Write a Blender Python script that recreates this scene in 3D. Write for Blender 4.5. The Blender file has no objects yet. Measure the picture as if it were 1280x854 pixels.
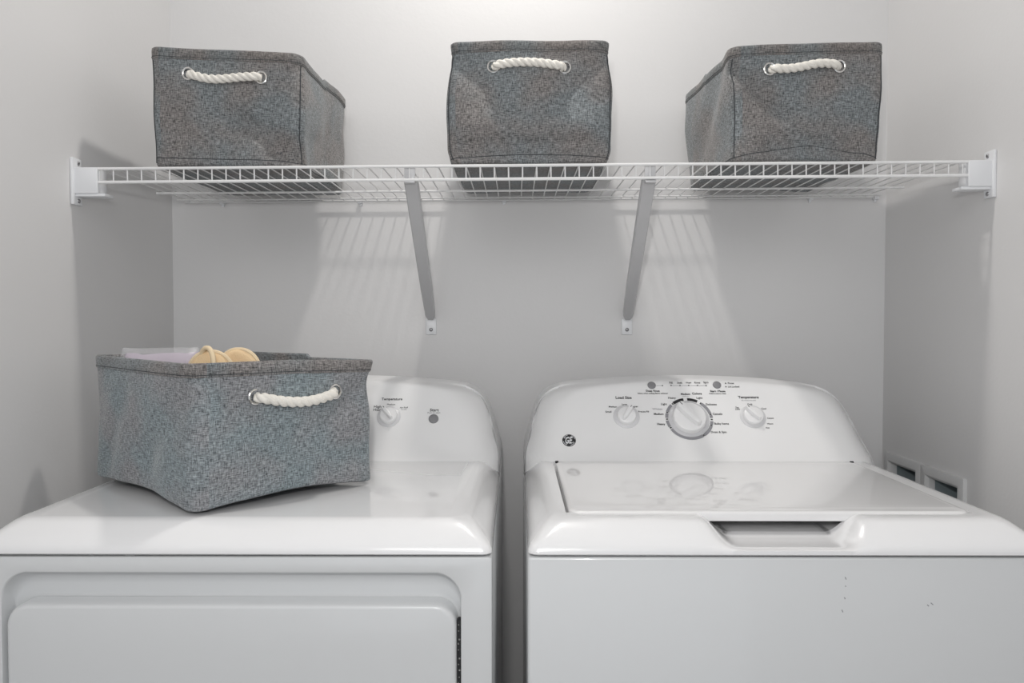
import bpy, bmesh, math, random
from mathutils import Vector, Matrix, Euler, noise
random.seed(4)
R = math.radians
sc = bpy.context.scene
COL = sc.collection

# ------------------------------------------------------------------ camera
FPX = 960.0                                   # focal length in pixels of a 1280 wide frame
CAMZ = 1.2
cam = bpy.data.cameras.new('camera')
cam.lens = 36.0 * FPX / 1280.0
cam.sensor_width = 36.0
cam.sensor_fit = 'HORIZONTAL'
cam.clip_start = 0.02
camo = bpy.data.objects.new('camera', cam)
COL.objects.link(camo)
camo.location = (0, 0, CAMZ)
camo.rotation_euler = (R(90) - math.atan(27 / FPX), 0, math.atan(5 / FPX))
sc.camera = camo
CM = camo.rotation_euler.to_matrix()

# ------------------------------------------------------------------ world, lights, exposure
w = bpy.data.worlds.new('world'); sc.world = w; w.use_nodes = True
bg = w.node_tree.nodes['Background']
bg.inputs[0].default_value = (0.90, 0.95, 1.0, 1)
bg.inputs[1].default_value = 0.70
def area(name, loc, size, power, col, target=None, shape='DISK', size_y=None):
    l = bpy.data.lights.new(name, 'AREA'); l.shape = shape; l.size = size
    if size_y: l.size_y = size_y
    l.energy = power; l.color = col
    o = bpy.data.objects.new(name, l); COL.objects.link(o); o.location = loc
    d = Vector(target) - Vector(loc) if target else Vector((0, 0, -1))
    o.rotation_euler = d.to_track_quat('-Z', 'Y').to_euler()
    return o
area('ceiling_lamp', (0.0, 1.37, 2.50), 0.09, 7.2, (1.0, 0.965, 0.92))
area('camera_flash', (-0.045, -0.02, 1.375), 0.05, 4.5, (1.0, 0.985, 0.97), (0.0, 1.8, 1.45))
area('room_lamp', (-0.15, -0.85, 2.30), 0.9, 7.0, (1.0, 0.98, 0.96), (0.0, 1.8, 1.5))
sc.view_settings.view_transform = 'Standard'
sc.view_settings.look = 'None'
sc.view_settings.gamma = 1.0
sc.view_settings.use_curve_mapping = False
sc.view_settings.exposure = 0.04

# ------------------------------------------------------------------ layout (metres, camera looks along +Y)
BACK = 1.82                                   # back wall
WL, WR = -0.813, 0.870                        # side walls
FRONT = 1.005                                 # machine front faces
DECK = 0.930                                  # machine tops
BODY = 0.887
SHELF = 1.4838                                 # top of the shelf wires
SF, SB = 1.414, 1.808                         # shelf front and back

def ray(px, py):
    return CM @ Vector((px - 640.0, -(py - 427.0), -FPX))
def at(px, py, Y):                            # measured point of the photograph at depth Y
    d = ray(px, py); k = Y / d.y
    return Vector((d.x * k, Y, CAMZ + d.z * k))

# ------------------------------------------------------------------ materials
def mat(name, base=(.8, .8, .8), rough=.5, metal=0., coat=0., bump=None, bscale=50., bstr=.1, var=None, spec=None, coat_r=.05):
    m = bpy.data.materials.new(name); m.use_nodes = True
    nt = m.node_tree; b = nt.nodes['Principled BSDF']
    b.inputs['Base Color'].default_value = (*base, 1)
    b.inputs['Roughness'].default_value = rough
    b.inputs['Metallic'].default_value = metal
    b.inputs['Coat Weight'].default_value = coat
    b.inputs['Coat Roughness'].default_value = coat_r
    if spec is not None: b.inputs['Specular IOR Level'].default_value = spec
    tc = nt.nodes.new('ShaderNodeTexCoord')
    n = nt.nodes.new('ShaderNodeTexNoise'); n.inputs['Scale'].default_value = bscale; n.inputs['Detail'].default_value = 4
    nt.links.new(tc.outputs['Object'], n.inputs['Vector'])
    if var:
        mx = nt.nodes.new('ShaderNodeMix'); mx.data_type = 'RGBA'
        mx.inputs[6].default_value = (*base, 1); mx.inputs[7].default_value = (*var, 1)
        nt.links.new(n.outputs['Fac'], mx.inputs[0]); nt.links.new(mx.outputs[2], b.inputs['Base Color'])
    if bump:
        bp = nt.nodes.new('ShaderNodeBump'); bp.inputs['Strength'].default_value = bstr; bp.inputs['Distance'].default_value = bump
        nt.links.new(n.outputs['Fac'], bp.inputs['Height']); nt.links.new(bp.outputs['Normal'], b.inputs['Normal'])
    return m

M_wall = mat('wall_paint', (.73, .725, .725), .55, bump=.002, bscale=130, bstr=.12, spec=.3)
M_ceil = mat('ceiling_paint', (.75, .75, .75), .8, bump=.001, bscale=90)
M_floor = mat('floor_vinyl', (.32, .31, .30), .45, bscale=6, var=(.38, .36, .34))
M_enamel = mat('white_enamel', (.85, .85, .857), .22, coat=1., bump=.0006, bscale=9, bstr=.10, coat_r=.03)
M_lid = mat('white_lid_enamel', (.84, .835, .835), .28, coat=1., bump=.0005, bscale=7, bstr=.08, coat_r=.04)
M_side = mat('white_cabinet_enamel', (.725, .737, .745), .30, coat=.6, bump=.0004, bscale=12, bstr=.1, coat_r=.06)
M_plastic = mat('white_console_plastic', (.88, .88, .882), .38, coat=.08, bump=.0004, bscale=8, bstr=.08, coat_r=.08)
M_knob = mat('knob_plastic', (.88, .88, .885), .3, coat=.3)
M_knobskirt = mat('knob_skirt_plastic', (.60, .60, .62), .35, coat=.3)
M_shadeskirt = mat('shaded_skirt_plastic', (.70, .70, .715), .35, coat=.2)  # greyed to imitate the rim shadow around the small knobs
M_wire = mat('white_vinyl_wire', (.82, .82, .82), .35, coat=.2)
M_bracket = mat('white_bracket_plastic', (.80, .81, .83), .4)
M_brace = mat('painted_steel_brace', (.55, .55, .56), .35, coat=.2)
M_ink = mat('black_ink', (.02, .02, .022), .5)
M_greyink = mat('grey_ink', (.28, .28, .30), .5)
M_paleink = mat('pale_grey_ink', (.42, .42, .44), .5)
M_button = mat('grey_button', (.25, .25, .26), .4, bump=.0006, bscale=900, bstr=.6)
M_dark = mat('dark_gap', (.012, .012, .014), .6)
M_chrome = mat('chrome', (.75, .74, .72), .12, metal=1)
M_steel = mat('screw_steel', (.35, .35, .36), .35, metal=1)
M_liner = mat('grey_box_liner', (.30, .35, .37), .5)
M_boxframe = mat('outlet_box_frame', (.66, .66, .66), .45)
M_rope = mat('cotton_rope', (.80, .76, .69), .9, bump=.002, bscale=700, bstr=.5, var=(.86, .84, .79))
M_loofah = mat('tan_cotton', (.80, .58, .34), .95, bump=.002, bscale=500, bstr=.5, var=(.86, .66, .42))
M_piping = mat('tan_piping', (.84, .68, .46), .9, bump=.001, bscale=500, bstr=.4)
M_lilac = mat('lilac_tissue', (.38, .31, .38), .6, bscale=30, var=(.56, .49, .58))
M_film = mat('clear_film', (.92, .92, .95), .08, bump=.004, bscale=45, bstr=.8)
M_film.node_tree.nodes['Principled BSDF'].inputs['Alpha'].default_value = .20
M_black = mat('black_rubber', (.015, .015, .017), .5)

def fabric(name, dark, light, sheen_warm, sheen_cool, seed, tint=.5):
    m = bpy.data.materials.new(name); m.use_nodes = True
    nt = m.node_tree; N = nt.nodes; L = nt.links; b = N['Principled BSDF']
    b.inputs['Roughness'].default_value = .85
    b.inputs['Specular IOR Level'].default_value = .25
    b.inputs['Sheen Weight'].default_value = .25
    b.inputs['Sheen Roughness'].default_value = .4
    uv = N.new('ShaderNodeUVMap'); uv.uv_map = 'UVMap'
    def thread(sx, sy, off):
        mp = N.new('ShaderNodeMapping'); mp.inputs['Scale'].default_value = (sx, sy, 1); mp.inputs['Location'].default_value = (off, off * 1.7, seed)
        L.new(uv.outputs['UV'], mp.inputs['Vector'])
        n = N.new('ShaderNodeTexNoise'); n.inputs['Scale'].default_value = 1; n.inputs['Detail'].default_value = 3; n.inputs['Roughness'].default_value = .7
        L.new(mp.outputs['Vector'], n.inputs['Vector']); return n.outputs['Fac']
    a = thread(100, 600, 3.1); c = thread(600, 100, 9.7)
    add = N.new('ShaderNodeMath'); add.operation = 'ADD'; L.new(a, add.inputs[0]); L.new(c, add.inputs[1])
    mr = N.new('ShaderNodeMapRange'); mr.inputs[1].default_value = .78; mr.inputs[2].default_value = 1.24; L.new(add.outputs[0], mr.inputs[0])
    mx = N.new('ShaderNodeMix'); mx.data_type = 'RGBA'; mx.inputs[6].default_value = (*dark, 1); mx.inputs[7].default_value = (*light, 1)
    L.new(mr.outputs[0], mx.inputs[0])
    bgp = N.new('ShaderNodeTexNoise'); bgp.inputs['Scale'].default_value = 9; bgp.inputs['Detail'].default_value = 2
    mp = N.new('ShaderNodeMapping'); mp.inputs['Location'].default_value = (seed * 3.3, seed, 0); L.new(uv.outputs['UV'], mp.inputs['Vector']); L.new(mp.outputs['Vector'], bgp.inputs['Vector'])
    mr2 = N.new('ShaderNodeMapRange'); mr2.inputs[1].default_value = .40; mr2.inputs[2].default_value = .60; L.new(bgp.outputs['Fac'], mr2.inputs[0])
    tn = N.new('ShaderNodeMix'); tn.data_type = 'RGBA'; tn.inputs[6].default_value = (*sheen_warm, 1); tn.inputs[7].default_value = (*sheen_cool, 1)  # warm and teal sheen patches painted into the cloth colour
    L.new(mr2.outputs[0], tn.inputs[0])
    mu = N.new('ShaderNodeMix'); mu.data_type = 'RGBA'; mu.blend_type = 'MULTIPLY'; mu.inputs[0].default_value = tint
    L.new(mx.outputs[2], mu.inputs[6]); L.new(tn.outputs[2], mu.inputs[7]); L.new(mu.outputs[2], b.inputs['Base Color'])
    bp = N.new('ShaderNodeBump'); bp.inputs['Strength'].default_value = .5; bp.inputs['Distance'].default_value = .0008
    L.new(add.outputs[0], bp.inputs['Height']); L.new(bp.outputs['Normal'], b.inputs['Normal'])
    return m
M_fab = fabric('heather_grey_linen', (.058, .060, .062), (.37, .375, .38), (1.0, .87, .80), (.84, .96, 1.0), 2.0, .55)
M_fab_light = fabric('heather_grey_linen_pale', (.075, .082, .090), (.43, .455, .47), (1.0, .93, .93), (.80, .97, 1.0), 5.0, .55)
M_fabrim = fabric('heather_grey_hem', (.060, .061, .063), (.31, .31, .31), (1.0, .86, .78), (.86, .97, 1.0), 8.0, .6)
M_seam = mat('seam_thread', (.05, .055, .06), .9)
M_lining = mat('dark_basket_lining', (.07, .075, .085), .8, bump=.001, bscale=400, bstr=.3)

# ------------------------------------------------------------------ mesh helpers
def build(name, bm, m, parent=None, smooth=True, angle=40):
    """links bm (world coordinates) as one object, under parent when given"""
    me = bpy.data.meshes.new(name)
    if parent is not None:
        bm.transform(world_of(parent).inverted())
    bmesh.ops.recalc_face_normals(bm, faces=bm.faces)
    bm.to_mesh(me); bm.free()
    me.materials.append(m)
    if smooth:
        me.polygons.foreach_set('use_smooth', [True] * len(me.polygons))
        me.set_sharp_from_angle(angle=R(angle))
    o = bpy.data.objects.new(name, me); COL.objects.link(o)
    if parent is not None: o.parent = parent
    return o
def world_of(o):
    mw = Matrix.LocRotScale(o.location, o.rotation_euler, o.scale)
    return world_of(o.parent) @ mw if o.parent else mw
def thing(name, label, cat, loc, rz=0, group=None):
    o = bpy.data.objects.new(name, None); COL.objects.link(o); o.empty_display_size = .05
    o.location = loc; o.rotation_euler = (0, 0, rz)
    o['label'] = label; o['category'] = cat
    if group: o['group'] = group
    return o
def struct(o): o['kind'] = 'structure'; return o
def box(bm, x0, x1, y0, y1, z0, z1, bev=0., seg=2, mtx=None):
    r = bmesh.ops.create_cube(bm, size=1)
    vs = r['verts']
    bmesh.ops.scale(bm, vec=(x1 - x0, y1 - y0, z1 - z0), verts=vs)
    bmesh.ops.translate(bm, vec=((x0 + x1) / 2, (y0 + y1) / 2, (z0 + z1) / 2), verts=vs)
    if bev:
        es = list({e for v in vs for e in v.link_edges})
        r = bmesh.ops.bevel(bm, geom=es, offset=bev, segments=seg, affect='EDGES', profile=.5)
        vs = list({v for f in r['faces'] for v in f.verts} | {v for v in vs if v.is_valid})
    if mtx is not None: bmesh.ops.transform(bm, matrix=mtx, verts=vs)
    return bm
def BM(): return bmesh.new()
def tube(bm, pts, r, n=8, closed=False, lobes=None, twist=0.):
    pts = [Vector(p) for p in pts]; rings = []; prev = None; L = 0.
    N = len(pts)
    for i, p in enumerate(pts):
        if closed: t = pts[(i + 1) % N] - pts[i - 1]
        else: t = pts[min(i + 1, N - 1)] - pts[max(i - 1, 0)]
        t.normalize()
        if prev is None:
            a = Vector((0, 0, 1)) if abs(t.z) < .9 else Vector((1, 0, 0))
            u = t.cross(a).normalized()
        else: u = (prev - t * prev.dot(t)).normalized()
        prev = u; v = t.cross(u)
        if i: L += (p - pts[i - 1]).length
        rr = r(i / (N - 1)) if callable(r) else r
        ring = []
        for k in range(n):
            a = 2 * math.pi * k / n
            q = rr
            if lobes: q = rr * (1 - .34 * (1 - abs(math.cos(lobes * a / 2))))
            aa = a + twist * L
            ring.append(bm.verts.new(p + u * (math.cos(aa) * q) + v * (math.sin(aa) * q)))
        rings.append(ring)
    for i in range(N - 1 if not closed else N):
        A, B = rings[i], rings[(i + 1) % N]
        for k in range(n):
            bm.faces.new((A[k], A[(k + 1) % n], B[(k + 1) % n], B[k]))
    if not closed:
        bm.faces.new(list(reversed(rings[0]))); bm.faces.new(rings[-1])
    return bm
def rrect(x0, x1, z0, z1, r, n=8):
    out = []
    for cx, cz, a0 in ((x1 - r, z1 - r, 0), (x0 + r, z1 - r, 90), (x0 + r, z0 + r, 180), (x1 - r, z0 + r, 270)):
        for k in range(n + 1):
            a = R(a0 + 90 * k / n); out.append((cx + r * math.cos(a), cz + r * math.sin(a)))
    return out
def loft(bm, rings, cap0=False, cap1=False):
    vr = [[bm.verts.new(p) for p in ring] for ring in rings]
    for A, B in zip(vr, vr[1:]):
        n = len(A)
        for k in range(n): bm.faces.new((A[k], A[(k + 1) % n], B[(k + 1) % n], B[k]))
    if cap0: bm.faces.new(list(reversed(vr[0])))
    if cap1: bm.faces.new(vr[-1])
    return vr
def smooth01(x): x = max(0., min(1., x)); return x * x * (3 - 2 * x)
def lathe(bm, prof, M, n=40):
    rings = [[M @ Vector((r * math.cos(2 * math.pi * k / n), r * math.sin(2 * math.pi * k / n), h)) for k in range(n)] for r, h in prof]
    loft(bm, rings, True, True)

# ------------------------------------------------------------------ room shell
RY0 = -1.3
def wall(name, fn):
    bm = BM(); fn(bm); return struct(build(name, bm, M_wall, smooth=False))
wall('wall_back', lambda b: box(b, WL - .1, WR + .1, BACK, BACK + .1, 0, 2.55))
wall('wall_left', lambda b: box(b, WL - .1, WL, RY0, BACK, 0, 2.55))
BX0, BX1, BZ0, BZ1 = 1.489, 1.786, .746, .882       # hole for the outlet box
def wr(b):
    box(b, WR, WR + .1, RY0, BX0, 0, 2.55); box(b, WR, WR + .1, BX1, BACK, 0, 2.55)
    box(b, WR, WR + .1, BX0, BX1, 0, BZ0); box(b, WR, WR + .1, BX0, BX1, BZ1, 2.55)
    bmesh.ops.remove_doubles(b, verts=b.verts, dist=1e-5)
wall('wall_right', wr)
bm = BM(); box(bm, WL - .1, WR + .1, RY0, BACK + .1, -.1, 0); struct(build('floor', bm, M_floor, smooth=False))
bm = BM(); box(bm, WL - .1, WR + .1, RY0, BACK + .1, 2.55, 2.65); struct(build('ceiling', bm, M_ceil, smooth=False))

# ------------------------------------------------------------------ machine pieces
CY0, CY1, CTOP = 1.462, 1.574, 1.079                # console face: foot, top
CREAR = 1.655
SL = (CY1 - CY0) / (CTOP - DECK)
def face_y(z):
    y = CY0 + SL * (z - DECK)
    return y - .006 * math.exp(-max(0., z - DECK) / .006)
def console(cx, parent):
    half = [(.3425, .893), (.3425, .912), (.342, .930), (.339, .945), (.333, .962), (.3275, .985), (.322, 1.005), (.315, 1.025), (.306, 1.040), (.292, 1.0525), (.274, 1.061), (.25, 1.066)]
    top = [(.25 - .25 * k / 12, 1.066 + (CTOP - 1.066) * (1 - (1 - k / 12) ** 2)) for k in range(1, 13)]
    right = half + top
    out = [(-x, z) for x, z in right] + [(x, z) for x, z in reversed(right[:-1])]
    # smooth resample
    def resample(P, n):
        d = [0]
        for a, b in zip(P, P[1:]): d.append(d[-1] + math.hypot(b[0] - a[0], b[1] - a[1]))
        res = []; j = 0
        for i in range(n + 1):
            s = d[-1] * i / n
            while j < len(d) - 2 and d[j + 1] < s: j += 1
            f = (s - d[j]) / (d[j + 1] - d[j]); res.append((P[j][0] + (P[j + 1][0] - P[j][0]) * f, P[j][1] + (P[j + 1][1] - P[j][1]) * f))
        return res
    O = resample(out, 120)
    for _ in range(3):
        O = [O[0]] + [((O[i-1][0] + 2*O[i][0] + O[i+1][0]) / 4, (O[i-1][1] + 2*O[i][1] + O[i+1][1]) / 4) for i in range(1, len(O) - 1)] + [O[-1]]
    ts = [0, .03, .06, .1, .15, .22, .3, .4, .5, .6, .7, .78, .84, .88, .91, .935, .955, .97, .98, .99, .996, 1.0]
    bm = BM(); grid = []
    n = len(O)
    for i, (ox, oz) in enumerate(O):
        s = -1 + 2 * i / (n - 1)
        bx, bz = ox * .9, .893
        bx = s * .30
        col = []
        L = math.hypot(ox - bx, oz - bz)
        for t in ts:
            x = bx + (ox - bx) * t; z = bz + (oz - bz) * t
            # shortest reach to the outline: sideways reach and up reach
            dx = max(0., half_at(right, z) - abs(x)); dz = max(0., top_at(O, x) - z)
            rx, rz = .058, .011
            qx = max(0., 1 - dx / rx); qz = max(0., 1 - dz / rz)
            q = min(1., math.hypot(qx, qz))
            fy = face_y(z); roll = (1 - math.sqrt(max(0., 1 - q * q)))
            if t == 1.0: roll = 1.
            depth = (CREAR - fy) * (.55 if False else 1)
            dep = .085 * min(1, qx / (qx + qz + 1e-6)) + .018 * min(1, qz / (qx + qz + 1e-6)) if q > 0 else 0
            dep = min(dep, CREAR - fy)
            col.append(bm.verts.new((cx + x, fy + roll * dep, z)))
        # rim going straight back
        col.append(bm.verts.new((cx + ox, max(CREAR + .03, col[-1].co.y), oz)))
        grid.append(col)
    for A, B in zip(grid, grid[1:]):
        for k in range(len(A) - 1): bm.faces.new((A[k], A[k + 1], B[k + 1], B[k]))
    bm.faces.new([g[-1] for g in grid])
    bmesh.ops.remove_doubles(bm, verts=bm.verts, dist=1e-6)
    return build('console', bm, M_plastic, parent, angle=60)
def half_at(right, z):
    for (x0, z0), (x1, z1) in zip(right, right[1:]):
        if z0 <= z <= z1: return x0 + (x1 - x0) * ((z - z0) / (z1 - z0 + 1e-9))
    return right[0][0] if z < right[0][1] else 0.
def top_at(O, x):
    m = None
    for (x0, z0), (x1, z1) in zip(O, O[1:]):
        if x0 <= x <= x1: z = z0 + (z1 - z0) * ((x - x0) / (x1 - x0 + 1e-9)); m = z if m is None else max(m, z)
    return m if m is not None else DECK

def cap(x0, x1, parent, scoop=None, hole=None):
    """top panel: sloping flanks and a flat deck, an optional finger scoop in the front and a lid well"""
    prof = [(.010, .8925), (.002, .8905), (0, .8925), (.0005, .897), (.004, .9035), (.012, .9120), (.020, .9195), (.027, .9255), (.033, .9288), (.040, .9300)]
    y0, y1 = FRONT - .006, 1.690
    cxm = (x0 + x1) / 2
    def ringpts(ins, z, r):
        xa, xb, ya, yb = x0 + ins, x1 - ins, y0 + ins * 1.25, y1 - ins * .3
        pts = []
        nx, ny = 96, 20
        for k in range(nx + 1): pts.append([xa + r + (xb - xa - 2 * r) * k / nx, ya])
        for k in range(1, 7): a = R(-90 + 90 * k / 7); pts.append([xb - r + r * math.cos(a), ya + r + r * math.sin(a)])
        for k in range(ny + 1): pts.append([xb, ya + r + (yb - ya - 2 * r) * k / ny])
        for k in range(1, 7): a = R(90 * k / 7); pts.append([xb - r + r * math.cos(a), yb - r + r * math.sin(a)])
        for k in range(nx + 1): pts.append([xb - r - (xb - xa - 2 * r) * k / nx, yb])
        for k in range(1, 7): a = R(90 + 90 * k / 7); pts.append([xa + r + r * math.cos(a), yb - r + r * math.sin(a)])
        for k in range(ny + 1): pts.append([xa, yb - r - (yb - ya - 2 * r) * k / ny])
        for k in range(1, 7): a = R(180 + 90 * k / 7); pts.append([xa + r + r * math.cos(a), ya + r + r * math.sin(a)])
        res = []
        for x, y in pts:
            zz = z
            if scoop and y < y0 + .16:
                m = smooth01((scoop[1] + .014 - abs(x - scoop[0])) / .048)
                zc = .8985 + .004 * smooth01((ins - .02) / .05)
                if z > zc: zz = z + (zc - z) * m
            res.append(Vector((x, y, zz)))
        return res
    rings = [ringpts(i, z, .012 + i * .35) for i, z in prof]
    bm = BM()
    if hole:
        rings += [ringpts(.046, .9300, .03)]
        n = len(rings[-1])
        # lid well: opening follows the lid outline
        hx0, hx1, hy0, hy1 = hole
        def proj(p, ins, z):
            a, b, c, d = hx0 + ins, hx1 - ins, hy0 + ins, hy1 - ins
            x = min(max(p.x, a), b); y = min(max(p.y, c), d)
            zz = z
            if p.y < hy0 + .05 and scoop:
                m = smooth01((scoop[1] + .014 - abs(x - scoop[0])) / .048)
                zz = z + (min(z, .9035) - z) * m
            return Vector((x, y, zz))
        base = rings[-1]
        rings += [[proj(p, 0, .9300) for p in base], [proj(p, .001, .9140) for p in base], [proj(p, .05, .9080) for p in base]]
        loft(bm, rings, cap0=True, cap1=True)
    else:
        loft(bm, rings, cap0=True, cap1=True)
    bmesh.ops.remove_doubles(bm, verts=bm.verts, dist=2e-5)
    return build('top_panel', bm, M_enamel, parent, angle=50)

def on_face(px, py, off=0.0):
    """point of the console face seen at a pixel of the photograph"""
    d = ray(px, py); Y = 1.52
    for _ in range(12):
        k = Y / d.y; Y = CY0 + SL * (CAMZ + d.z * k - DECK)
    return at(px, py, Y) + FN * off
FU = Vector((0, SL, 1)).normalized()           # up along the face
FN = Vector((0, -1, SL)).normalized()          # out of the face
def face_matrix(p, rot=0.):
    m = Matrix((Vector((1, 0, 0)), FU, FN)).transposed().to_4x4()
    return Matrix.Translation(p) @ m @ Matrix.Rotation(rot, 4, 'Z')
def text(body, px, py, wpx, parent, m=None, bold=0., name='lettering', hpx=None, off=.0004, shear=0.):
    cu = bpy.data.curves.new('lettering', 'FONT'); cu.body = body; cu.size = 1; cu.align_x = 'CENTER'; cu.align_y = 'CENTER'
    cu.offset = bold; cu.space_line = .85; cu.shear = shear; cu.resolution_u = 2; cu.extrude = .02
    tmp = bpy.data.objects.new('tmp', cu); me = bpy.data.meshes.new_from_object(tmp)
    bpy.data.objects.remove(tmp); bpy.data.curves.remove(cu)
    bm = BM(); bm.from_mesh(me); bpy.data.meshes.remove(me)
    xs = [v.co.x for v in bm.verts]; ys = [v.co.y for v in bm.verts]
    W = max(xs) - min(xs); H = max(ys) - min(ys)
    p = on_face(px, py, off)
    s = wpx * p.y / FPX / W
    sy = s if hpx is None else hpx * p.y / FPX / H / math.cos(math.atan(SL))
    cxx = (max(xs) + min(xs)) / 2; cyy = (max(ys) + min(ys)) / 2
    for v in bm.verts: v.co = Vector(((v.co.x - cxx) * s, (v.co.y - cyy) * sy, (v.co.z > 0) * .0003))
    bm.transform(face_matrix(p))
    return build(name, bm, m or M_ink, parent, smooth=False)
def disc(px, py, r, h, parent, m, name, off=0.0, bev=.0008, n=36):
    bm = BM(); lathe(bm, [(r, 0), (r, max(h - bev, h * .5)), (max(r - bev, r * .5), h), (r * .3, h)], face_matrix(on_face(px, py, off)), n)
    return build(name, bm, m, parent, angle=50)
def sector(px, py, r0, r1, a0, a1, parent, m, name='printed_arc', off=.0005):
    bm = BM(); M4 = face_matrix(on_face(px, py, off)); n = max(3, int(abs(a1 - a0) / 5)); prev = None
    for k in range(n + 1):
        a = R(a0 + (a1 - a0) * k / n); q = [bm.verts.new(M4 @ Vector((math.cos(a) * r, math.sin(a) * r, h))) for r, h in ((r0, 0), (r0, .0003), (r1, .0003), (r1, 0))]
        if prev:
            for i in range(3): bm.faces.new((prev[i], prev[i + 1], q[i + 1], q[i]))
        prev = q
    return build(name, bm, m, parent, smooth=False)
def knob(px, py, r, ang, parent, skirt_r, big=False):
    """dial with a raised grip bar; ang = direction the grip points"""
    p = on_face(px, py, 0)
    bm = BM(); lathe(bm, [(skirt_r, 0), (skirt_r, .001), (skirt_r - .0015, .002), (r * .5, .002)], face_matrix(p), 48)
    sk = build('dial_skirt', bm, M_knobskirt if big else M_shadeskirt, parent, angle=40)  # on small dials the skirt colour carries the knob's rim shadow
    h = .016 if big else .012
    bm = BM(); lathe(bm, [(r, .001), (r * .985, h * .5), (r * .93, h * .75), (r * .84, h * .84), (r * .3, h * .80)], face_matrix(p), 56)
    kn = build('knob', bm, M_knob, parent, angle=35)
    bm = BM()
    # tapered grip bar
    l0, l1 = -r * .80, r * .99
    M4 = face_matrix(p, R(ang))
    prof = []
    for z, g in ((h * .55, 1.1), (h * 1.25, 1.0), (h * 1.55, .80), (h * 1.6, .5)):
        ring = []
        for k in range(24):
            a = 2 * math.pi * k / 24
            c, s_ = math.cos(a), math.sin(a)
            wd = r * (.25 + .06 * c) * g
            ring.append(M4 @ Vector(((l1 + l0) / 2 + (l1 - l0) / 2 * math.copysign(abs(c) ** .6, c) * (g * .25 + .75), wd * math.copysign(abs(s_) ** .55, s_), z)))
        prof.append(ring)
    loft(bm, prof, True, True)
    build('grip', bm, M_knob, kn, angle=45)
    bm = BM()
    box(bm, l1 * .72, l1 * .93, -.0006, .0006, h * 1.6, h * 1.62, mtx=M4)
    build('pointer_mark', bm, M_ink, kn, smooth=False)
    return kn

# ------------------------------------------------------------------ dryer
DX0, DX1 = -.7174, -.0314
dryer = thing('clothes_dryer', 'white front-loading clothes dryer left of the gap, carrying the fabric basket', 'dryer', ((DX0 + DX1) / 2, 1.35, 0))
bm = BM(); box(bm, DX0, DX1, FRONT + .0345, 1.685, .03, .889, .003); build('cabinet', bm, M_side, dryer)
ox0, ox1, ozt, ozb = -.6826, -.0733, .865, .16
outer = rrect(DX0, DX1, .06, BODY, .008, 10)
bm = BM()
rg = []
def ring_y(P, y): return [Vector((x, y, z)) for x, z in P]
rg.append(ring_y(rrect(DX0, DX1, .06, BODY, .004, 10), FRONT + .034))
rg.append(ring_y(rrect(DX0, DX1, .06, BODY, .004, 10), FRONT + .004))
rg.append(ring_y(rrect(DX0 + .001, DX1 - .001, .061, BODY - .001, .004, 10), FRONT + .001))
rg.append(ring_y(rrect(DX0 + .004, DX1 - .004, .064, BODY - .004, .004, 10), FRONT))
rg.append(ring_y(rrect(ox0 - .003, ox1 + .003, ozb - .003, ozt + .003, .040, 10), FRONT))
rg.append(ring_y(rrect(ox0 - .0008, ox1 + .0008, ozb - .0008, ozt + .0008, .037, 10), FRONT + .001))
for ins, dy in ((0, .004), (.002, .012), (.006, .019), (.013, .0245), (.022, .0265), (.030, .0270), (.035, .0290), (.040, .0295)):
    si = min(ins * .2, .0015)
    rg.append(ring_y(rrect(ox0 + si, ox1 - si, ozb + si, ozt - ins, .036, 10), FRONT + dy))
rg.append(ring_y(rrect(ox0 + .05, ox1 - .05, ozb + .05, ozt - .06, .036, 10), FRONT + .030))
loft(bm, rg, False, True)
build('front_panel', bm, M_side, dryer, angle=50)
# door
dx0, dx1, dzt, dzb = -.6775, -.0785, .8235, .17
bm = BM(); rg = []
for ins, y in ((0, FRONT + .0285), (0, FRONT + .010), (.0006, FRONT + .004), (.002, FRONT + .0008), (.004, FRONT - .0008), (.007, FRONT - .0012), (.06, FRONT - .0012)):
    rg.append(ring_y(rrect(dx0 + ins, dx1 - ins, dzb + ins, dzt - ins, max(.029 - ins * .4, .005), 10), y))
loft(bm, rg, True, True)
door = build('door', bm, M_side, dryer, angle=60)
bm = BM()
pa, pb = at(42, 756, FRONT + .026), at(166, 757, FRONT + .026)
tube(bm, [pa + Vector((-.001, 0, .006)), pa + Vector((.001, 0, .0035)), pa + Vector((.006, 0, .002)), pa.lerp(pb, .5) + Vector((0, 0, .001)), pb + Vector((-.006, 0, .002)), pb + Vector((-.001, 0, .005)), pb + Vector((.004, 0, .0075))], .0013, 8)
build('thin_lip', bm, M_side, door)  # thin raised line with upturned ends above the door edge
# hinge in the side gap
bm = BM(); box(bm, dx1 + .0003, ox1 + .0004, FRONT + .006, FRONT + .02, .50, .800, .001)
hg = build('hinge', bm, M_dark, dryer)
bm = BM()
for k in range(26):
    z = .795 - k * .0085 - random.random() * .004; rr = .0009 + random.random() * .0008
    bmesh.ops.create_icosphere(bm, subdivisions=1, radius=rr, matrix=Matrix.Translation((dx1 + .0014 + random.random() * .0022, FRONT + .006, z)))
build('hinge_glints', bm, M_chrome, hg)['kind'] = 'stuff'
bm = BM(); box(bm, DX0 + .012, DX1 - .012, FRONT + .012, 1.68, .885, .895); build('seam_shade', bm, M_dark, dryer)  # black filler stands in for the shade of the open seam
for px in (116, 162):
    bm = BM(); q = at(px, 700, FRONT + .006); box(bm, q.x - .0055 if px > 150 else q.x - .002, q.x + .0085 if px > 150 else q.x + .002, q.y - .002, q.y + .008, .8865, .8925)
    build('panel_clip', bm, M_steel, dryer)
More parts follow.
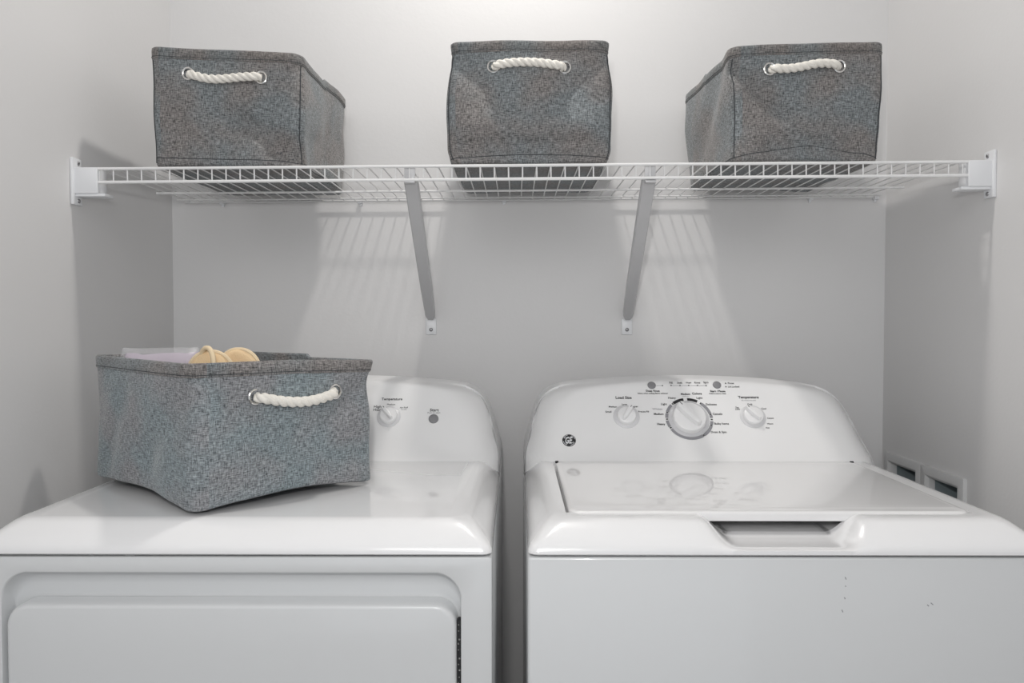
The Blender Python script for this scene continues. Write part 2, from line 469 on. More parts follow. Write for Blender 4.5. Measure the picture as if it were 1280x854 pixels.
for x in (DX0 + .05, DX1 - .05):
    for y in (1.09, 1.63):
        bm = BM(); bmesh.ops.create_cone(bm, cap_ends=True, segments=16, radius1=.02, radius2=.014, depth=.032, matrix=Matrix.Translation((x, y, .016)))
        build('levelling_foot', bm, M_black, dryer)
cap(DX0, DX1, dryer)
dcon = console((DX0 + DX1) / 2, dryer)
knob(486, 521, .0178, 128, dcon, .0235)
sector(486, 521, .0195, .0235, 48, 80, dcon, M_paleink)
disc(542, 524, .0098, .003, dcon, M_button, 'start_button')
text('Temperature', 490, 499.5, 26, dcon, bold=.012)
text('High\nHeat', 472, 510.5, 10, dcon)
text('Medium', 489, 505.8, 10, dcon)
text('Air Fluff', 505, 509.7, 10, dcon)
text('No Heat', 505, 512, 7, dcon, M_greyink)
text('Start', 543, 512.8, 11, dcon, bold=.012)
text('Push to start', 542.5, 516.2, 16, dcon, M_greyink)

# ------------------------------------------------------------------ washer
WX0, WX1 = .0157, .7017
washer = thing('washing_machine', 'white top-loading washing machine with closed lid, right of the gap', 'washing machine', ((WX0 + WX1) / 2, 1.35, 0))
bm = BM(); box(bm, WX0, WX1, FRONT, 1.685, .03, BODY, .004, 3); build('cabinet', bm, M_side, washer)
bm = BM(); box(bm, WX0 + .012, WX1 - .012, FRONT + .012, 1.68, .884, .895); build('seam_shade', bm, M_dark, washer)  # dark fill imitating shade in the gap below the top panel
for x in (WX0 + .05, WX1 - .05):
    for y in (1.09, 1.63):
        bm = BM(); bmesh.ops.create_cone(bm, cap_ends=True, segments=16, radius1=.02, radius2=.014, depth=.032, matrix=Matrix.Translation((x, y, .016)))
        build('levelling_foot', bm, M_black, washer)
LX0, LX1, LY0, LY1 = .0745, .6365, 1.066, 1.448
SC = .3640
cap(WX0, WX1, washer, scoop=(SC, .101), hole=(LX0 - .0045, LX1 + .0015, LY0 + .004, LY1 + .004))
bm = BM(); rg = []
for ins, z in ((.004, .9185), (.0006, .9190), (0, .9205), (0, .9285), (.0008, .9308), (.003, .9322), (.007, .9325), (.012, .9320), (.05, .9318)):
    rg.append([Vector((x, y, z)) for x, y in rrect(LX0 + ins, LX1 - ins, LY0 + ins, LY1 - ins * .3, .018, 8)])
loft(bm, rg, True, False)
top_ = [v.co.copy() for v in bm.verts if abs(v.co.z - .9318) < 1e-5 and v.co.x < LX0 + .2]
NX, NY = 24, 24; gx0, gx1, gy0, gy1 = LX0 + .012, LX1 - .012, LY0 + .012, LY1 - .0036
def lidz(y): u = (2 * (y - gy0) / (gy1 - gy0) - 1); return .9319 + .0030 * max(0., 1 - u * u)
bmesh.ops.delete(bm, geom=[v for v in bm.verts if abs(v.co.z - .9318) < 1e-5], context='VERTS')
rim_ = [v for v in bm.verts if abs(v.co.z - .9320) < 1e-5]
for v in rim_: v.co.z = lidz(min(max(v.co.y, gy0), gy1))
cuts = sorted({round(v.co.y, 6) for v in rim_})
f = bm.faces.new(rim_)
geo = [f] + list(f.edges) + list(f.verts)
for k in range(1, NY):
    yy = gy0 + (gy1 - gy0) * k / NY
    g = [x for x in bm.faces if all(v.co.z > .93185 and gy0 - .001 <= v.co.y <= gy1 + .001 and gx0 - .001 <= v.co.x <= gx1 + .001 for v in x.verts)]
    gg = list({e for x in g for e in x.edges}) + g + list({v for x in g for v in x.verts})
    bmesh.ops.bisect_plane(bm, geom=gg, plane_co=(0, yy, 0), plane_no=(0, 1, 0))
for v in bm.verts:
    if v.co.z > .93185 and gy0 - .001 <= v.co.y <= gy1 + .001 and gx0 - .001 <= v.co.x <= gx1 + .001: v.co.z = lidz(min(max(v.co.y, gy0), gy1))
lid = build('lid', bm, M_lid, washer, angle=60)
for x in (LX0 + .003, LX1 - .001):
    bm = BM(); tube(bm, [(x - .003, LY1 + .002, .9305), (x + .003, LY1 + .002, .9305)], .0022, 12)
    build('lid_hinge', bm, M_dark, lid)
# scuffs on the front
for px, py, l in ((1057, 723, 3.5), (1057, 733, 1.5), (1056, 748, 2.5), (1053, 764, 3.5), (1160, 757, 3), (1165, 755, 4)):
    q = at(px, py, FRONT); k = l / FPX; bm = BM()
    box(bm, q.x - .0006, q.x + .0006, FRONT - .0002, FRONT + .0005, q.z - k / 2, q.z + k / 2, mtx=Matrix.Translation(q) @ Matrix.Rotation(R(-25 if px < 1100 else -50), 4, 'Y') @ Matrix.Translation(-q))
    build('scuff_mark', bm, M_greyink, washer, smooth=False)

wcon = console((WX0 + WX1) / 2, washer)
knob(783, 521, .0190, 58, wcon, .0262)
knob(861, 524, .0335, 128, wcon, .0405, big=True)
knob(941, 521, .0198, 130, wcon, .0255)
for px in (814.5, 896): disc(px, 482 if px < 850 else 481.5, .0084, .0022, wcon, M_button, 'push_button')
C2 = (861.5, 523.5)
R0, R1 = .0412, .0472
for a0, a1, m_ in ((98, 128, M_ink), (62, 88, M_ink), (136, 160, M_greyink), (165, 178, M_greyink), (186, 205, M_greyink), (212, 300, M_greyink), (304, 338, M_greyink), (342, 352, M_greyink), (2, 10, M_greyink), (14, 50, M_greyink)):
    sector(*C2, R0, R1, a0, a1, wcon, m_)
for a in (131, 162, 182, 208, 302, 340, 357, 12, 52):
    sector(*C2, R0 + .001, R1 - .001, a - 1.6, a + 1.6, wcon, M_ink)
for cpx, al in ((783, ((20, 34, M_ink), (100, 128, M_greyink), (134, 150, M_paleink))), (941, ((95, 128, M_greyink), (10, 60, M_greyink), (-30, 4, M_greyink)))):
    for a0, a1, m_ in al: sector(cpx, 521, .0212, .0238, a0, a1, wcon, m_)
T = [('Load Size', 779.5, 497.3, 20, 1), ('Large', 780.5, 506, 6.5, 0), ('Medium', 766, 508.7, 10, 0), ('Super', 793.5, 508.7, 8, 0), ('Small', 760.5, 515, 7.5, 0), ('Precise Fill', 804.5, 514.8, 13, 0),
     ('Deep Rinse', 816, 489.2, 17, 1), ('Select when adding fabric softener', 816, 492.2, 38, 0),
     ('Fill', 838.6, 478.7, 4, 0), ('Soak', 849.6, 478.7, 6.5, 0), ('Wash', 860.5, 478.6, 7, 0), ('Rinse', 871.5, 478.5, 7, 0), ('Spin', 882.3, 478.5, 6, 0),
     ('Start / Pause', 897, 489.2, 19, 1), ('Hold 3 secs to reset', 897, 492.2, 21, 0), ('Pause', 913.5, 479.2, 7.5, 0), ('Lid Locked', 917, 483.6, 14, 0),
     ('Colors', 871, 492.2, 12, 1), ('Medium', 856.8, 492.9, 11.5, 1), ('Heavy', 840, 498, 9.5, 0), ('Light', 874.3, 498, 7.5, 0), ('Light', 830, 505.7, 7.5, 0),
     ('Medium', 823.3, 517.8, 12, 1), ('Heavy', 826.5, 530.7, 10, 1), ('Delicates', 889, 505.7, 13.5, 0), ('Casuals', 896.7, 517.7, 12, 0), ('Bulky Items', 902, 530.2, 18, 0), ('Drain & Spin', 898.5, 540.7, 19.5, 0),
     ('Temperature', 935.5, 497.2, 25.5, 1), ('Tap\nCold', 921.5, 510.7, 5.5, 0), ('Cold', 937, 505.6, 6, 0), ('Cool', 954.5, 511, 6, 0), ('Colors', 963, 523, 8, 0), ('Warm', 962.5, 530, 7.5, 0), ('Hot', 959.5, 535, 4.5, 0)]
for s, px, py, wpx, b_ in T: text(s, px, py, wpx, wcon, bold=.022 if b_ else .010)
text('Whites', 821.5, 511.5, 12.5, wcon, M_paleink)
text('All rinses are cold', 935.5, 500.6, 18, wcon, M_paleink)
text('Clothes care', 857, 495.6, 8, wcon, M_paleink)
for px in (838.8, 849.9, 860.8, 871.8, 882.6): disc(px, 482.2, .0014, .0004, wcon, M_ink, 'status_light', .0006, n=12)
for px, py in ((828, 482.4), (907, 479.4), (907.3, 483.8)): disc(px, py, .0014, .0004, wcon, M_ink, 'status_light', .0006, n=12)
for a, b_ in ((820.5, 827), (839, 882)):
    bm = BM(); p, q = on_face(a, 482.3, .0004), on_face(b_, 482.3, .0004); box(bm, p.x, q.x, p.y - .0001, p.y + .0001, p.z - .0005, p.z + .0005); build('printed_line', bm, M_paleink, wcon, smooth=False)
# round emblem
lg = disc(711.3, 550.8, .0132, .0012, wcon, M_ink, 'round_emblem')
M4 = face_matrix(on_face(711.3, 550.8, .0013))
def strokes(curves, rad, mtx, name):
    bm = BM()
    for c in curves: tube(bm, [mtx @ Vector((x, y, 0)) for x, y in c], rad, 6)
    return build(name, bm, M_bracket, lg)
def arc(cx, cy, rx, ry, a0, a1, n=14, rot=0):
    o = []
    for k in range(n + 1):
        a = R(a0 + (a1 - a0) * k / n); x, y = rx * math.cos(a), ry * math.sin(a)
        o.append((cx + x * math.cos(R(rot)) - y * math.sin(R(rot)), cy + x * math.sin(R(rot)) + y * math.cos(R(rot))))
    return o
G = .001
text('GE', 711.3, 550.8, 9.5, lg, M_bracket, bold=.03, name='monogram', hpx=7.6, off=.0013, shear=.35)
strokes([arc(0, 0, .0114, .0114, a + 12, a + 62) + arc(0, 0, .0085, .0085, a + 62, a + 40, 4) for a in (0, 90, 180, 270)], .0005, M4, 'emblem_ring')

# ------------------------------------------------------------------ outlet box in the right wall
ob = thing('laundry_outlet_box', 'white double outlet box set in the right wall behind the washer', 'outlet box', (WR, 1.637, .73))
def wallframe(y0, y1, z0, z1, b, t, name):
    bm = BM()
    def ring(y0, y1, z0, z1, x): return [Vector((x, y, z)) for y, z in rrect(y0, y1, z0, z1, .003, 3)]
    loft(bm, [ring(y0, y1, z0, z1, WR + .001), ring(y0, y1, z0, z1, WR - t + .001), ring(y0 + .002, y1 - .002, z0 + .002, z1 - .002, WR - t),
              ring(y0 + b - .006, y1 - b + .006, z0 + b - .006, z1 - b + .006, WR - t), ring(y0 + b, y1 - b, z0 + b, z1 - b, WR - t * .2),
              ring(y0 + b + .002, y1 - b - .002, z0 + b + .002, z1 - b - .002, WR + .010), ring(y0 + b - .002, y1 - b + .002, z0 + b - .002, z1 - b + .002, WR + .012)])
    return build(name, bm, M_boxframe, ob, angle=30)
for y0, y1 in ((1.478, 1.6345), (1.6355, 1.796)):
    f = wallframe(y0, y1, .73, .893, .024, .008, 'box_frame')
    bm = BM(); Y0, Y1, Z0, Z1, X0, X1 = y0 + .022, y1 - .022, .752, .871, WR + .009, WR + .085
    vs = [bm.verts.new(p) for p in ((X0, Y0, Z0), (X0, Y1, Z0), (X0, Y1, Z1), (X0, Y0, Z1), (X1, Y0, Z0), (X1, Y1, Z0), (X1, Y1, Z1), (X1, Y0, Z1))]
    for q in ((4, 5, 6, 7), (0, 1, 5, 4), (3, 7, 6, 2), (0, 4, 7, 3), (1, 2, 6, 5)): bm.faces.new([vs[i] for i in q])
    build('box_liner', bm, M_liner, ob, smooth=False)
bm = BM(); tube(bm, [(WR + .07, 1.70, .76), (WR + .05, 1.70, .80), (WR + .035, 1.695, .835), (WR + .02, 1.69, .85), (WR + .015, 1.675, .84), (WR + .012, 1.668, .80), (WR + .012, 1.668, .757)], .008, 10)
hose = build('black_hose', bm, M_black, ob); hose['label'] = 'black hose looping inside the box'
bm = BM(); tube(bm, [(WR + .02 + .011 * math.cos(a), 1.683 + .002 * math.sin(a), .842 + .010 * math.sin(a)) for a in [R(22.5 * k) for k in range(16)]], .0015, 6, closed=True)
build('hose_ring', bm, M_chrome, ob)

# ------------------------------------------------------------------ wire shelf
tilt = .0070                                            # the shelf rises slightly to the right
shelf = thing('wire_shelf', 'white vinyl-coated wire shelf spanning the alcove between both side walls', 'shelf', (0, 1.61, SHELF))
shelf.rotation_euler = (0, -tilt, 0)
def S(bm):                                              # shelf pieces are made level, then tilted with the shelf
    bm.transform(world_of(shelf) @ Matrix.Translation((0, -1.61, -SHELF))); return bm
XL, XR = WL + .036, WR - .036
wz = SHELF - .0018
bm = BM(); tube(bm, [(0, SF, wz - .024), (0, SF, wz + .0005), (0, SF + .003, wz + .0018), (0, SF + .01, wz + .0018), (0, SB, wz + .0018)], .00135, 6); S(bm)
cw = build('cross_wire', bm, M_wire, shelf)
nW = int((XR - XL) / .0257)
x = XL + .012; cw.location.x = x; k = 0
while x < XR - .03:
    x += .0259; c = cw.copy(); COL.objects.link(c); c.parent = shelf; c.location.x = x
def rail(y, z, r):
    bm = BM(); tube(bm, [(XL, y, z), (0, y, z), (XR, y, z)], r, 8); S(bm); return build('rail', bm, M_wire, shelf)
rail(SF - .003, wz, .0028); rail(SF - .003, wz - .0245, .0030); rail(1.665, wz - .003, .0024); rail(1.765, wz - .002, .0020); rail(SB - .001, wz - .0005, .0026)
def end_bracket(sx):
    X = WL if sx < 0 else WR; s = 1 if sx < 0 else -1
    a = lambda u0, u1: (X + min(s * u0, s * u1), X + max(s * u0, s * u1))
    dz = SHELF + .001
    bm = BM(); box(bm, *a(.0, .006), SF - .012, SF + .018, dz - .068, dz + .018, .002); S(bm)
    br = build('end_bracket', bm, M_bracket, shelf)
    bm = BM(); box(bm, *a(.004, .048), SF - .008, SF + .026, dz - .048, dz - .0005, .0015); S(bm); build('rail_socket', bm, M_bracket, br)
    bm = BM(); box(bm, *a(.004, .060), SF - .004, SF + .026, dz - .053, dz - .0475, .001); S(bm); build('socket_ledge', bm, M_bracket, br)
    for z in (dz + .009, dz - .060):
        bm = BM(); bmesh.ops.create_uvsphere(bm, u_segments=12, v_segments=8, radius=.0042, matrix=Matrix.Translation((X + s * .006, SF + .006, z)) @ Matrix.Diagonal((.6, 1, 1, 1))); S(bm)
        build('screw', bm, M_steel, br)
end_bracket(-1); end_bracket(1)
def brace(xt, xf, ztop):
    # channel-section strut from the lip down to the wall
    a = Vector((xt, SF + .010, SHELF - .022)); b = Vector((xf, BACK - .012, 1.203))
    d = (b - a).normalized(); side = Vector((1, 0, 0)); nrm = side.cross(d).normalized()
    if nrm.y > 0: nrm = -nrm
    bm = BM(); prof = [(-.0128, .010), (-.0128, -.001), (-.0105, -.0035), (.0105, -.0035), (.0128, -.001), (.0128, .010), (.0112, .010), (.0112, .000), (.007, -.0018), (-.007, -.0018), (-.0112, .000), (-.0112, .010)]
    rings = []
    for t in (0, .25, .5, .75, .97, 1.0):
        p = a.lerp(b, t); k = 1 if t < .97 else (.9 if t < 1 else .55)
        rings.append([p + side * (u * k) - nrm * v for u, v in prof])
    loft(bm, rings, True, True)
    br = build('support_brace', bm, M_brace, shelf, angle=30)
    bm = BM(); box(bm, xf - .0125, xf + .0125, BACK - .004, BACK, 1.165, 1.203, .0015)
    ft = build('wall_foot', bm, M_bracket, br)
    bm = BM(); bmesh.ops.create_uvsphere(bm, u_segments=12, v_segments=8, radius=.0045, matrix=Matrix.Translation((xf, BACK - .0045, 1.177)) @ Matrix.Diagonal((1, .6, 1, 1)))
    build('foot_screw', bm, M_steel, br)
    bm = BM(); box(bm, xt - .010, xt + .010, SF + .002, SF + .006, SHELF - .030, SHELF + .001, .001); box(bm, xt - .010, xt + .010, SF - .006, SF + .007, SHELF - .0335, SHELF - .0295, .001)
    build('lip_hook', bm, M_brace, br)
brace(at(512, 228, SF).x, at(539, 405, BACK).x, 0); brace(at(813, 226, SF).x, at(783.5, 405, BACK).x, 0)
for px in (277, 450, 630, 1014, 1096):
    xx = at(px, 249, SB).x
    bm = BM(); box(bm, xx - .005, xx + .005, BACK - .014, BACK, wz - .006, wz + .001, .001); box(bm, xx - .003, xx + .003, BACK - .006, BACK, wz - .011, wz - .002, .001); S(bm)
    build('wall_clip', bm, M_bracket, shelf)

# ------------------------------------------------------------------ fabric baskets
def basket(label, loc, rz, w, d, H, creases, side_creases, lift, topz, seed, fab, sag, group, flare=.0, basefold=None, gx=.068, gz=.178, bulge=.004, side_bulge=.006, rc=.018, seams=True, hemmat=None, ox=0., tuck=0., pinch=0.):
    t = thing('fabric_basket', label, 'basket', loc, rz, 'grey fabric storage baskets')
    W = world_of(t)
    def seg_d(px, py, c):
        ax, ay, bx, by = c[:4]; vx, vy = bx - ax, by - ay; L2 = vx * vx + vy * vy
        k = max(0, min(1, ((px - ax) * vx + (py - ay) * vy) / L2)); return math.hypot(px - ax - k * vx, py - ay - k * vy)
    def dent(cs, u, h):
        s = 0
        for c in cs:
            q = seg_d(u, h, c) / c[4]; s += 1.9 * c[5] * math.exp(-q * q)
        return s
    def warp(p):
        x, y, z = p; tt = max(0, z / H); nx, ny = x / (w / 2), y / (d / 2)
        u, v = x, y
        k = 1 + flare * (tt - .5)
        x *= k * (1 - pinch * smooth01((.14 - tt) / .14))
        wy = smooth01((abs(ny) - .5) / .5); wx = smooth01((abs(nx) - .5) / .5)
        env = max(0., 1 - nx * nx) * math.sin(math.pi * min(1, max(0, tt))) ** .7
        envs = max(0., 1 - ny * ny) * math.sin(math.pi * min(1, max(0, tt))) ** .7
        nz = noise.noise(Vector((u * 9 + seed * 5, v * 9, z * 9))) * .0080 + noise.noise(Vector((u * 26 + seed, v * 26, z * 26))) * .0012
        fr = -1 if ny < 0 else 1
        y += fr * wy * (bulge * env + nz - (dent(creases, nx, tt) if fr < 0 else dent(creases, -nx, tt)))
        sx = -1 if nx < 0 else 1
        x += sx * wx * (side_bulge * envs + nz - dent(side_creases, ny, tt))
        z += lift(nx, ny) * (1 - min(1, tt)) ** 2 + topz(nx, ny) * tt ** 1.5
        if tuck:                                   # soft back corner pushed in by what stands behind it
            q = max(0, 1 + nx) / 2 * max(0, 1 + ny) / 2 * tuck * (1 - .3 * min(1, tt))
            x -= math.sin(rz) * q; y -= math.cos(rz) * q
        return Vector((x, y, z))
    def perim(off, n=34, m=38):
        a, b, r = w / 2 + off, d / 2 + off, max(rc + off, .004); P = []
        def side(p, q, n): return [(p[0] + (q[0] - p[0]) * k / n, p[1] + (q[1] - p[1]) * k / n) for k in range(n)]
        def cor(cx, cy, a0): return [(cx + r * math.cos(R(a0 + 90 * k / 5)), cy + r * math.sin(R(a0 + 90 * k / 5))) for k in range(5)]
        P += side((-a + r, -b), (a - r, -b), n) + cor(a - r, -b + r, -90)
        P += side((a, -b + r), (a, b - r), m) + cor(a - r, b - r, 0)
        P += side((a - r, b), (-a + r, b), n) + cor(-a + r, b - r, 90)
        P += side((-a, b - r), (-a, -b + r), m) + cor(-a + r, -b + r, 180)
        return P
    def ringmesh(levels, m, name, parent, closed_bottom=False):
        bm = BM(); uvl = bm.loops.layers.uv.new('UVMap'); rings = []
        base = perim(0); arc_ = [0]
        for i in range(len(base)): a_, b_ = base[i], base[(i + 1) % len(base)]; arc_.append(arc_[-1] + math.hypot(a_[0] - b_[0], a_[1] - b_[1]))
        for off, z in levels:
            P = perim(off); rings.append([bm.verts.new(W @ warp((x, y, z))) for x, y in P])
        vv = [0]
        for i in range(1, len(levels)): vv.append(vv[-1] + math.hypot(levels[i][0] - levels[i - 1][0], levels[i][1] - levels[i - 1][1]))
        n = len(base)
        for i in range(len(rings) - 1):
            A, B = rings[i], rings[i + 1]
            for k in range(n):
                f = bm.faces.new((A[k], A[(k + 1) % n], B[(k + 1) % n], B[k]))
                for lp, (uu, v2) in zip(f.loops, ((arc_[k], vv[i]), (arc_[k + 1], vv[i]), (arc_[k + 1], vv[i + 1]), (arc_[k], vv[i + 1]))): lp[uvl].uv = (uu, v2)
        if closed_bottom:
            f = bm.faces.new(list(reversed(rings[0])))
            for lp in f.loops: q = W.inverted() @ lp.vert.co; lp[uvl].uv = (q.x, q.y)
        return build(name, bm, m, parent, angle=70)
    nl = 34
    lv = [(-.12 * (1 - k / 5), 0.0005) for k in range(5)]
    lv = [(-.10, .001), (-.06, .001), (-.02, .0004), (-.009, .0002), (-.0045, .0013), (-.0015, .0035), (-.0003, .006)] + [(0, .005 + (H - .012) * k / nl) for k in range(1, nl + 1)]
    body = ringmesh(lv, fab, 'body', t, True)
    lin = [(-.10, .004), (-.012, .004), (-.0045, .008)] + [(-.0035, .008 + (H - .014) * k / 14) for k in range(1, 15)]
    ringmesh(lin, M_lining, 'lining', t)
    hw = .019
    hem = ringmesh([(-.006, H - hw + .001), (-.0058, H - .002), (-.004, H + .0008), (-.0008, H + .0014), (.0012, H - .0003), (.0018, H - .004), (.0016, H - hw + .001), (.0008, H - hw), (-.001, H - hw - .0002)], hemmat or M_fabrim, 'hem', t)
    # stitching along the hem
    bm = BM(); P = perim(.0018); tube(bm, [W @ warp((x, y, H - hw + .0035)) for x, y in P], .0005, 4, closed=True)
    build('stitch_line', bm, M_seam, hem)
    # corner seams and base seam
    for cx, cy in ((1, -1), (1, 1), (-1, 1), (-1, -1)) if seams else ():
        bm = BM(); k = .2929 * rc
        tube(bm, [W @ warp((cx * (w / 2 - k + .0004), cy * (d / 2 - k + .0004), z)) for z in [.008 + (H - hw - .010) * q / 24 for q in range(25)]], .0009, 6)
        build('corner_seam', bm, M_seam, t)
    if not seams: basefold = None
    bz = basefold or (lambda nx, ny: .006)
    bm = BM(); P = perim(-.0002 if seams else -.008)
    if not seams: bz = lambda nx, ny: .0005
    tube(bm, [W @ warp((x, y, bz(x / (w / 2), y / (d / 2)))) for x, y in P], .0008, 5, closed=True)
    build('base_seam', bm, M_seam, t)
    # rope handles and their eyelets on both short faces
    for fy in (-1, 1):
        y0 = fy * d / 2
        bm = BM(); pts = []; n = 96
        for k in range(n + 1):
            s = k / n; x = ox * -fy - gx + 2 * gx * s; e = math.sin(math.pi * s)
            out = .0125 * smooth01(min(s, 1 - s) / .07) - .006
            zz = gz + sag(s if fy < 0 else 1 - s)
            p = warp((x, y0, zz)); p.y += fy * (.003 + out)
            pts.append(W @ p)
        tube(bm, pts, .0082, 24, lobes=3, twist=165)
        build('rope_handle', bm, M_rope, t, angle=80)
        for sx in (-1, 1):
            zz = gz + sag(0 if sx * fy > 0 else 1) + .0005
            c = warp((ox * -fy + sx * (gx + .001), y0, zz)); c.y += fy * .0016
            bm = BM(); ringp = []
            for k in range(28):
                a = 2 * math.pi * k / 28; ringp.append(W @ Vector((c.x + .0098 * math.cos(a), c.y, c.z + .0104 * math.sin(a))))
            tube(bm, ringp, .0020, 8, closed=True)
            build('eyelet', bm, M_chrome, t)
    return t
zero = lambda nx, ny: 0.

bz0 = SHELF + .0022
fy0 = SF + .006
D_ = .340
def shelf_z(x): return SHELF + .0024 + tilt * x
# left basket on the shelf: heavier dent at its lower right front corner
x1a, x1b = at(191, 150, fy0).x, at(379, 150, fy0).x
basket('grey fabric basket at the left end of the wire shelf, its right side in view', ((x1a + x1b) / 2, fy0 + D_ / 2, shelf_z(-.53)), R(-1.2), x1b - x1a, D_, .212,
       [(.15, .42, .97, .12, .10, .008), (-.25, .55, .3, .35, .09, .003), (.98, .95, .55, .45, .08, .0035), (.6, .16, .95, .03, .06, .008), (-.9, .7, -.6, .3, .12, .004)],
       [(-.6, .2, .5, .5, .2, .004)], lambda nx, ny: .0, lambda nx, ny: -.0005 - .0075 * nx * (1 if ny < 0 else .3) + .005 * max(0, ny), 1.0, M_fab,
       lambda s: -.003 * s - .0075 * math.sin(math.pi * s) - .003 * math.sin(2 * math.pi * s), None, flare=.02, basefold=lambda nx, ny: .009 + .004 * (1 - nx), gx=.066, gz=.166)
x2a, x2b = at(560.5, 120, fy0).x, at(765.5, 120, fy0).x
basket('grey fabric basket in the middle of the wire shelf, seen squarely from the front', ((x2a + x2b) / 2, fy0 + D_ / 2, shelf_z(.03)), R(-.8), x2b - x2a, D_, .222,
       [(-.98, .92, -.2, .38, .07, .004), (.98, .92, .1, .35, .07, .0045), (-.7, .30, .7, .30, .14, -.004), (-.9, .16, .9, .16, .07, .007)],
       [(-.8, .9, .2, .2, .15, .008)], lambda nx, ny: .0015 * (1 - nx * nx), lambda nx, ny: .002 * (1 - nx ** 4) + (.0 if ny < 0 else 0), 2.0, M_fab,
       lambda s: .0005 + .0062 * math.sin(math.pi * s) - .002 * s, None, flare=.03, basefold=lambda nx, ny: .014 + .003 * math.cos(nx * 3), gx=.064, gz=.1745, pinch=.045)
x3a, x3b = at(911, 120, fy0).x, at(1104, 120, fy0).x
basket('grey fabric basket at the right end of the wire shelf, its left side in view', ((x3a + x3b) / 2, fy0 + D_ / 2, shelf_z(.53)), R(1.3), x3b - x3a, D_, .214,
       [(-.95, .80, -.25, .38, .07, .008), (-.25, .36, .75, .52, .10, -.005), (-.5, .12, .6, .12, .10, .008), (.75, .7, .9, .15, .1, .003)],
       [(-.6, .8, .3, .3, .2, .004)], lambda nx, ny: .005 * max(0, 1 - abs(nx)), lambda nx, ny: -.001 + .0055 * nx * (1 if ny < 0 else .2) + .004 * max(0, ny) * (1 - nx) / 2, 3.0, M_fab,
       lambda s: .0012 * math.sin(math.pi * s) - .0035 * math.sin(2 * math.pi * s) + .0025 * s, None, flare=.02, basefold=lambda nx, ny: .008 + .020 * max(0, 1 - abs(nx - .05) ** 1.3), gx=.063, gz=.1685, ox=-.009, pinch=.01)
# basket on the dryer, turned
c0 = Vector((-.4446, 1.067)); ang = R(46.3)
ux = Vector((math.cos(ang), math.sin(ang))); uy = Vector((-math.sin(ang), math.cos(ang)))
w4, d4 = .310, .388
cc = c0 + ux * (w4 / 2 - .016) + uy * (d4 / 2 - .016)
cc.y -= .009; cc.x += .003
basket('grey fabric basket standing turned on the dryer top, holding tan mitts and a plastic bag', (cc.x, cc.y, DECK + .0012), ang, w4, d4, .205,
       [(-.85, .9, .1, .45, .10, .0045), (.9, .85, .3, .5, .08, .004), (-.2, .3, .8, .25, .12, .003)],
       [(-.9, .8, -.2, .3, .14, .005), (.2, .7, .6, .2, .15, .004)],
       lambda nx, ny: .013 * (1 - nx * nx) * (abs(ny) > .5) * 1.0 + .011 * (1 - ny * ny) * (abs(nx) > .5) if True else 0,
       lambda nx, ny: .003 - .006 * (nx > 0) * nx * (ny < 0), 4.0, M_fab_light,
       lambda s: .001 * s - .0115 * math.sin(math.pi * s), None, flare=.0, gx=.0635, gz=.155, bulge=.005, rc=.024, seams=False, hemmat=M_fab, ox=.0045, tuck=.108)

# ------------------------------------------------------------------ contents of the basket on the dryer
# clear bag with lilac paper, upright along the back-left side
bagc = c0 + uy * (d4 - .105) + ux * (.235)
def pillow(bm, M4, a, b, c, nz_amp, seed, ex=.45, nu=28, nv=18):
    rings = []
    for j in range(nv + 1):
        v = -1 + 2 * j / nv; ring = []
        prof = (1 - abs(v) ** 3.2) ** .5 if abs(v) < 1 else 0
        prof = max(prof, .04)
        for i in range(nu):
            t_ = 2 * math.pi * i / nu; cx_, sx_ = math.cos(t_), math.sin(t_)
            x = a * math.copysign(abs(cx_) ** ex, cx_) * (.9 + .1 * prof); y = b * math.copysign(abs(sx_) ** .9, sx_) * prof
            z = c * v
            nn = noise.noise(Vector((x * 22 + seed, y * 22, z * 22))) * nz_amp + noise.noise(Vector((x * 60 + seed, y * 60, z * 60))) * nz_amp * .5
            ring.append(M4 @ Vector((x + nn * .5, y + nn, z + nn * .6 * (abs(v) > .8))))
        rings.append(ring)
    loft(bm, rings, True, True)
bg4 = Vector((-.604, 1.303)); bang = R(30)
bag = thing('plastic_bag', 'clear plastic bag of lilac paper peeking over the rim of the dryer-top basket', 'bag', (bg4.x, bg4.y, DECK + .020), bang)
M4 = Matrix.Translation((bg4.x, bg4.y, DECK + .121)) @ Matrix.Rotation(bang, 4, 'Z')
bm = BM(); pillow(bm, M4, .066, .024, .101, .006, 1.0); build('film', bm, M_film, bag)
M4b = Matrix.Translation((bg4.x + .002, bg4.y, DECK + .118)) @ Matrix.Rotation(bang, 4, 'Z')
bm = BM(); pillow(bm, M4b, .062, .018, .096, .006, 7.0); build('lilac_paper', bm, M_lilac, bag)
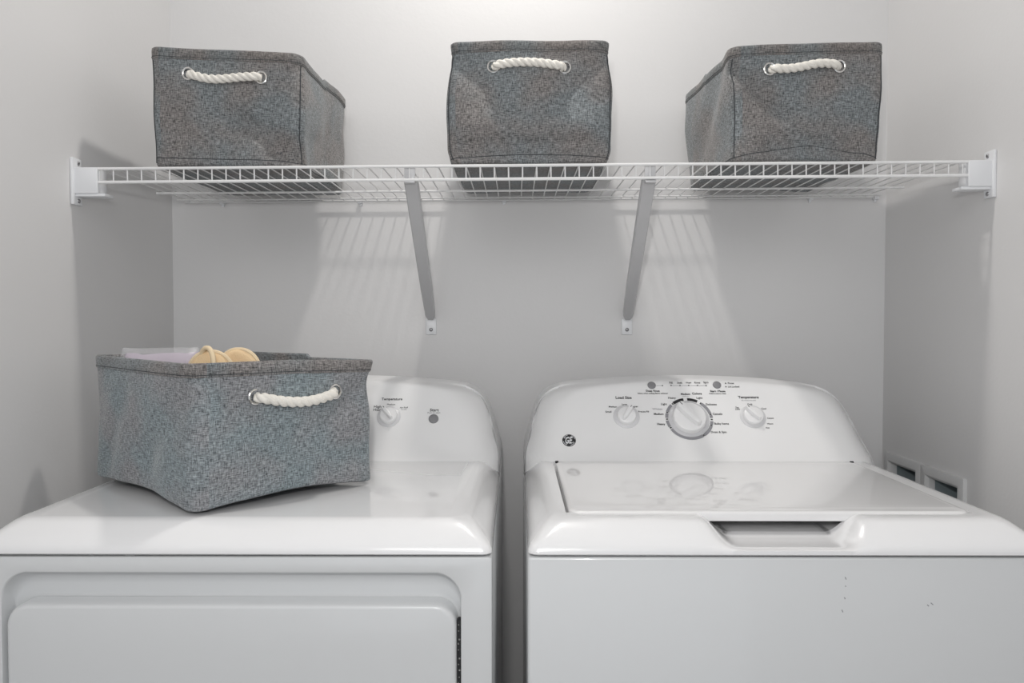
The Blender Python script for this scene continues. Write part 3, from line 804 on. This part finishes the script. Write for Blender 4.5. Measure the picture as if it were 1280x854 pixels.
def mitt(label, cx, cy, rz, a, b, top, loop, seed, tiltx=0):
    z0 = DECK + .018; c = (top - z0) / 2
    t = thing('cloth_mitt', label, 'mitt', (cx, cy, z0), rz, 'tan cloth bath mitts')
    M4 = Matrix.Translation((cx, cy, z0 + c)) @ Matrix.Rotation(rz, 4, 'Z') @ Matrix.Rotation(tiltx, 4, 'Y')
    bm = BM(); n = 30; rings = []
    def hw(v):  # half width at height v: a straight pad with a round top
        return a if v < 1 - a / c else a * math.sqrt(max(0.0004, 1 - ((v - (1 - a / c)) / (a / c)) ** 2))
    vs_ = [-1 + 1.999 * (1 - (1 - j / 40) ** 1.8) for j in range(41)]
    for v in vs_:
        ring = []
        h_ = hw(v); th = b * min(1, (h_ / a)) ** .6 * (1 if v > -.95 else .8)
        for i in range(n):
            t_ = 2 * math.pi * i / n; cx_, sx_ = math.cos(t_), math.sin(t_)
            x = h_ * cx_; y = th * math.copysign(abs(sx_) ** .8, sx_)
            nn = noise.noise(Vector((x * 40 + seed, y * 40, v * 3))) * .004
            ring.append(M4 @ Vector((x, y + nn, c * v)))
        rings.append(ring)
    loft(bm, rings, True, True); build('pad', bm, M_loofah, t)
    bm = BM(); pts = []
    for off in (0,):
        for v in vs_: pts.append(M4 @ Vector((hw(v) + .001, -b * .15, c * v)))
        for v in reversed(vs_[:-1]): pts.append(M4 @ Vector((-hw(v) - .001, -b * .15, c * v)))
    tube(bm, pts, .0034, 8); build('edge_piping', bm, M_piping, t)
    if loop:
        bm = BM(); L0 = M4 @ Vector((0, 0, c))
        pts = [L0 + Vector(q) for q in ((-.012, -.002, -.012), (-.0125, -.004, -.002), (-.006, -.008, .005), (.002, -.012, .0045), (.008, -.016, -.004), (.0115, -.020, -.018), (.013, -.022, -.04))]
        sm = []
        for i in range(len(pts) - 1):
            p0, p1, p2, p3 = pts[max(i - 1, 0)], pts[i], pts[i + 1], pts[min(i + 2, len(pts) - 1)]
            for k in range(6):
                s = k / 6; sm.append(.5 * ((2 * p1) + (p2 - p0) * s + (2 * p0 - 5 * p1 + 4 * p2 - p3) * s * s + (3 * p1 - p0 - 3 * p2 + p3) * s ** 3))
        tube(bm, sm, .0042, 10); build('hanging_loop', bm, M_piping, t)
    return t
q1 = at(264, 446, 1.215); q2 = at(296, 446, 1.245)
mitt('tan cloth bath mitt with a hanging loop, left of its pair in the dryer-top basket', q1.x, q1.y, R(4), .034, .014, at(264, 439.5, 1.215).z, True, 2.0)
mitt('tan cloth bath mitt with round piped top, right of its pair in the dryer-top basket', q2.x, q2.y + .012, R(-8), .036, .015, at(296, 437, 1.245).z, False, 5.0)
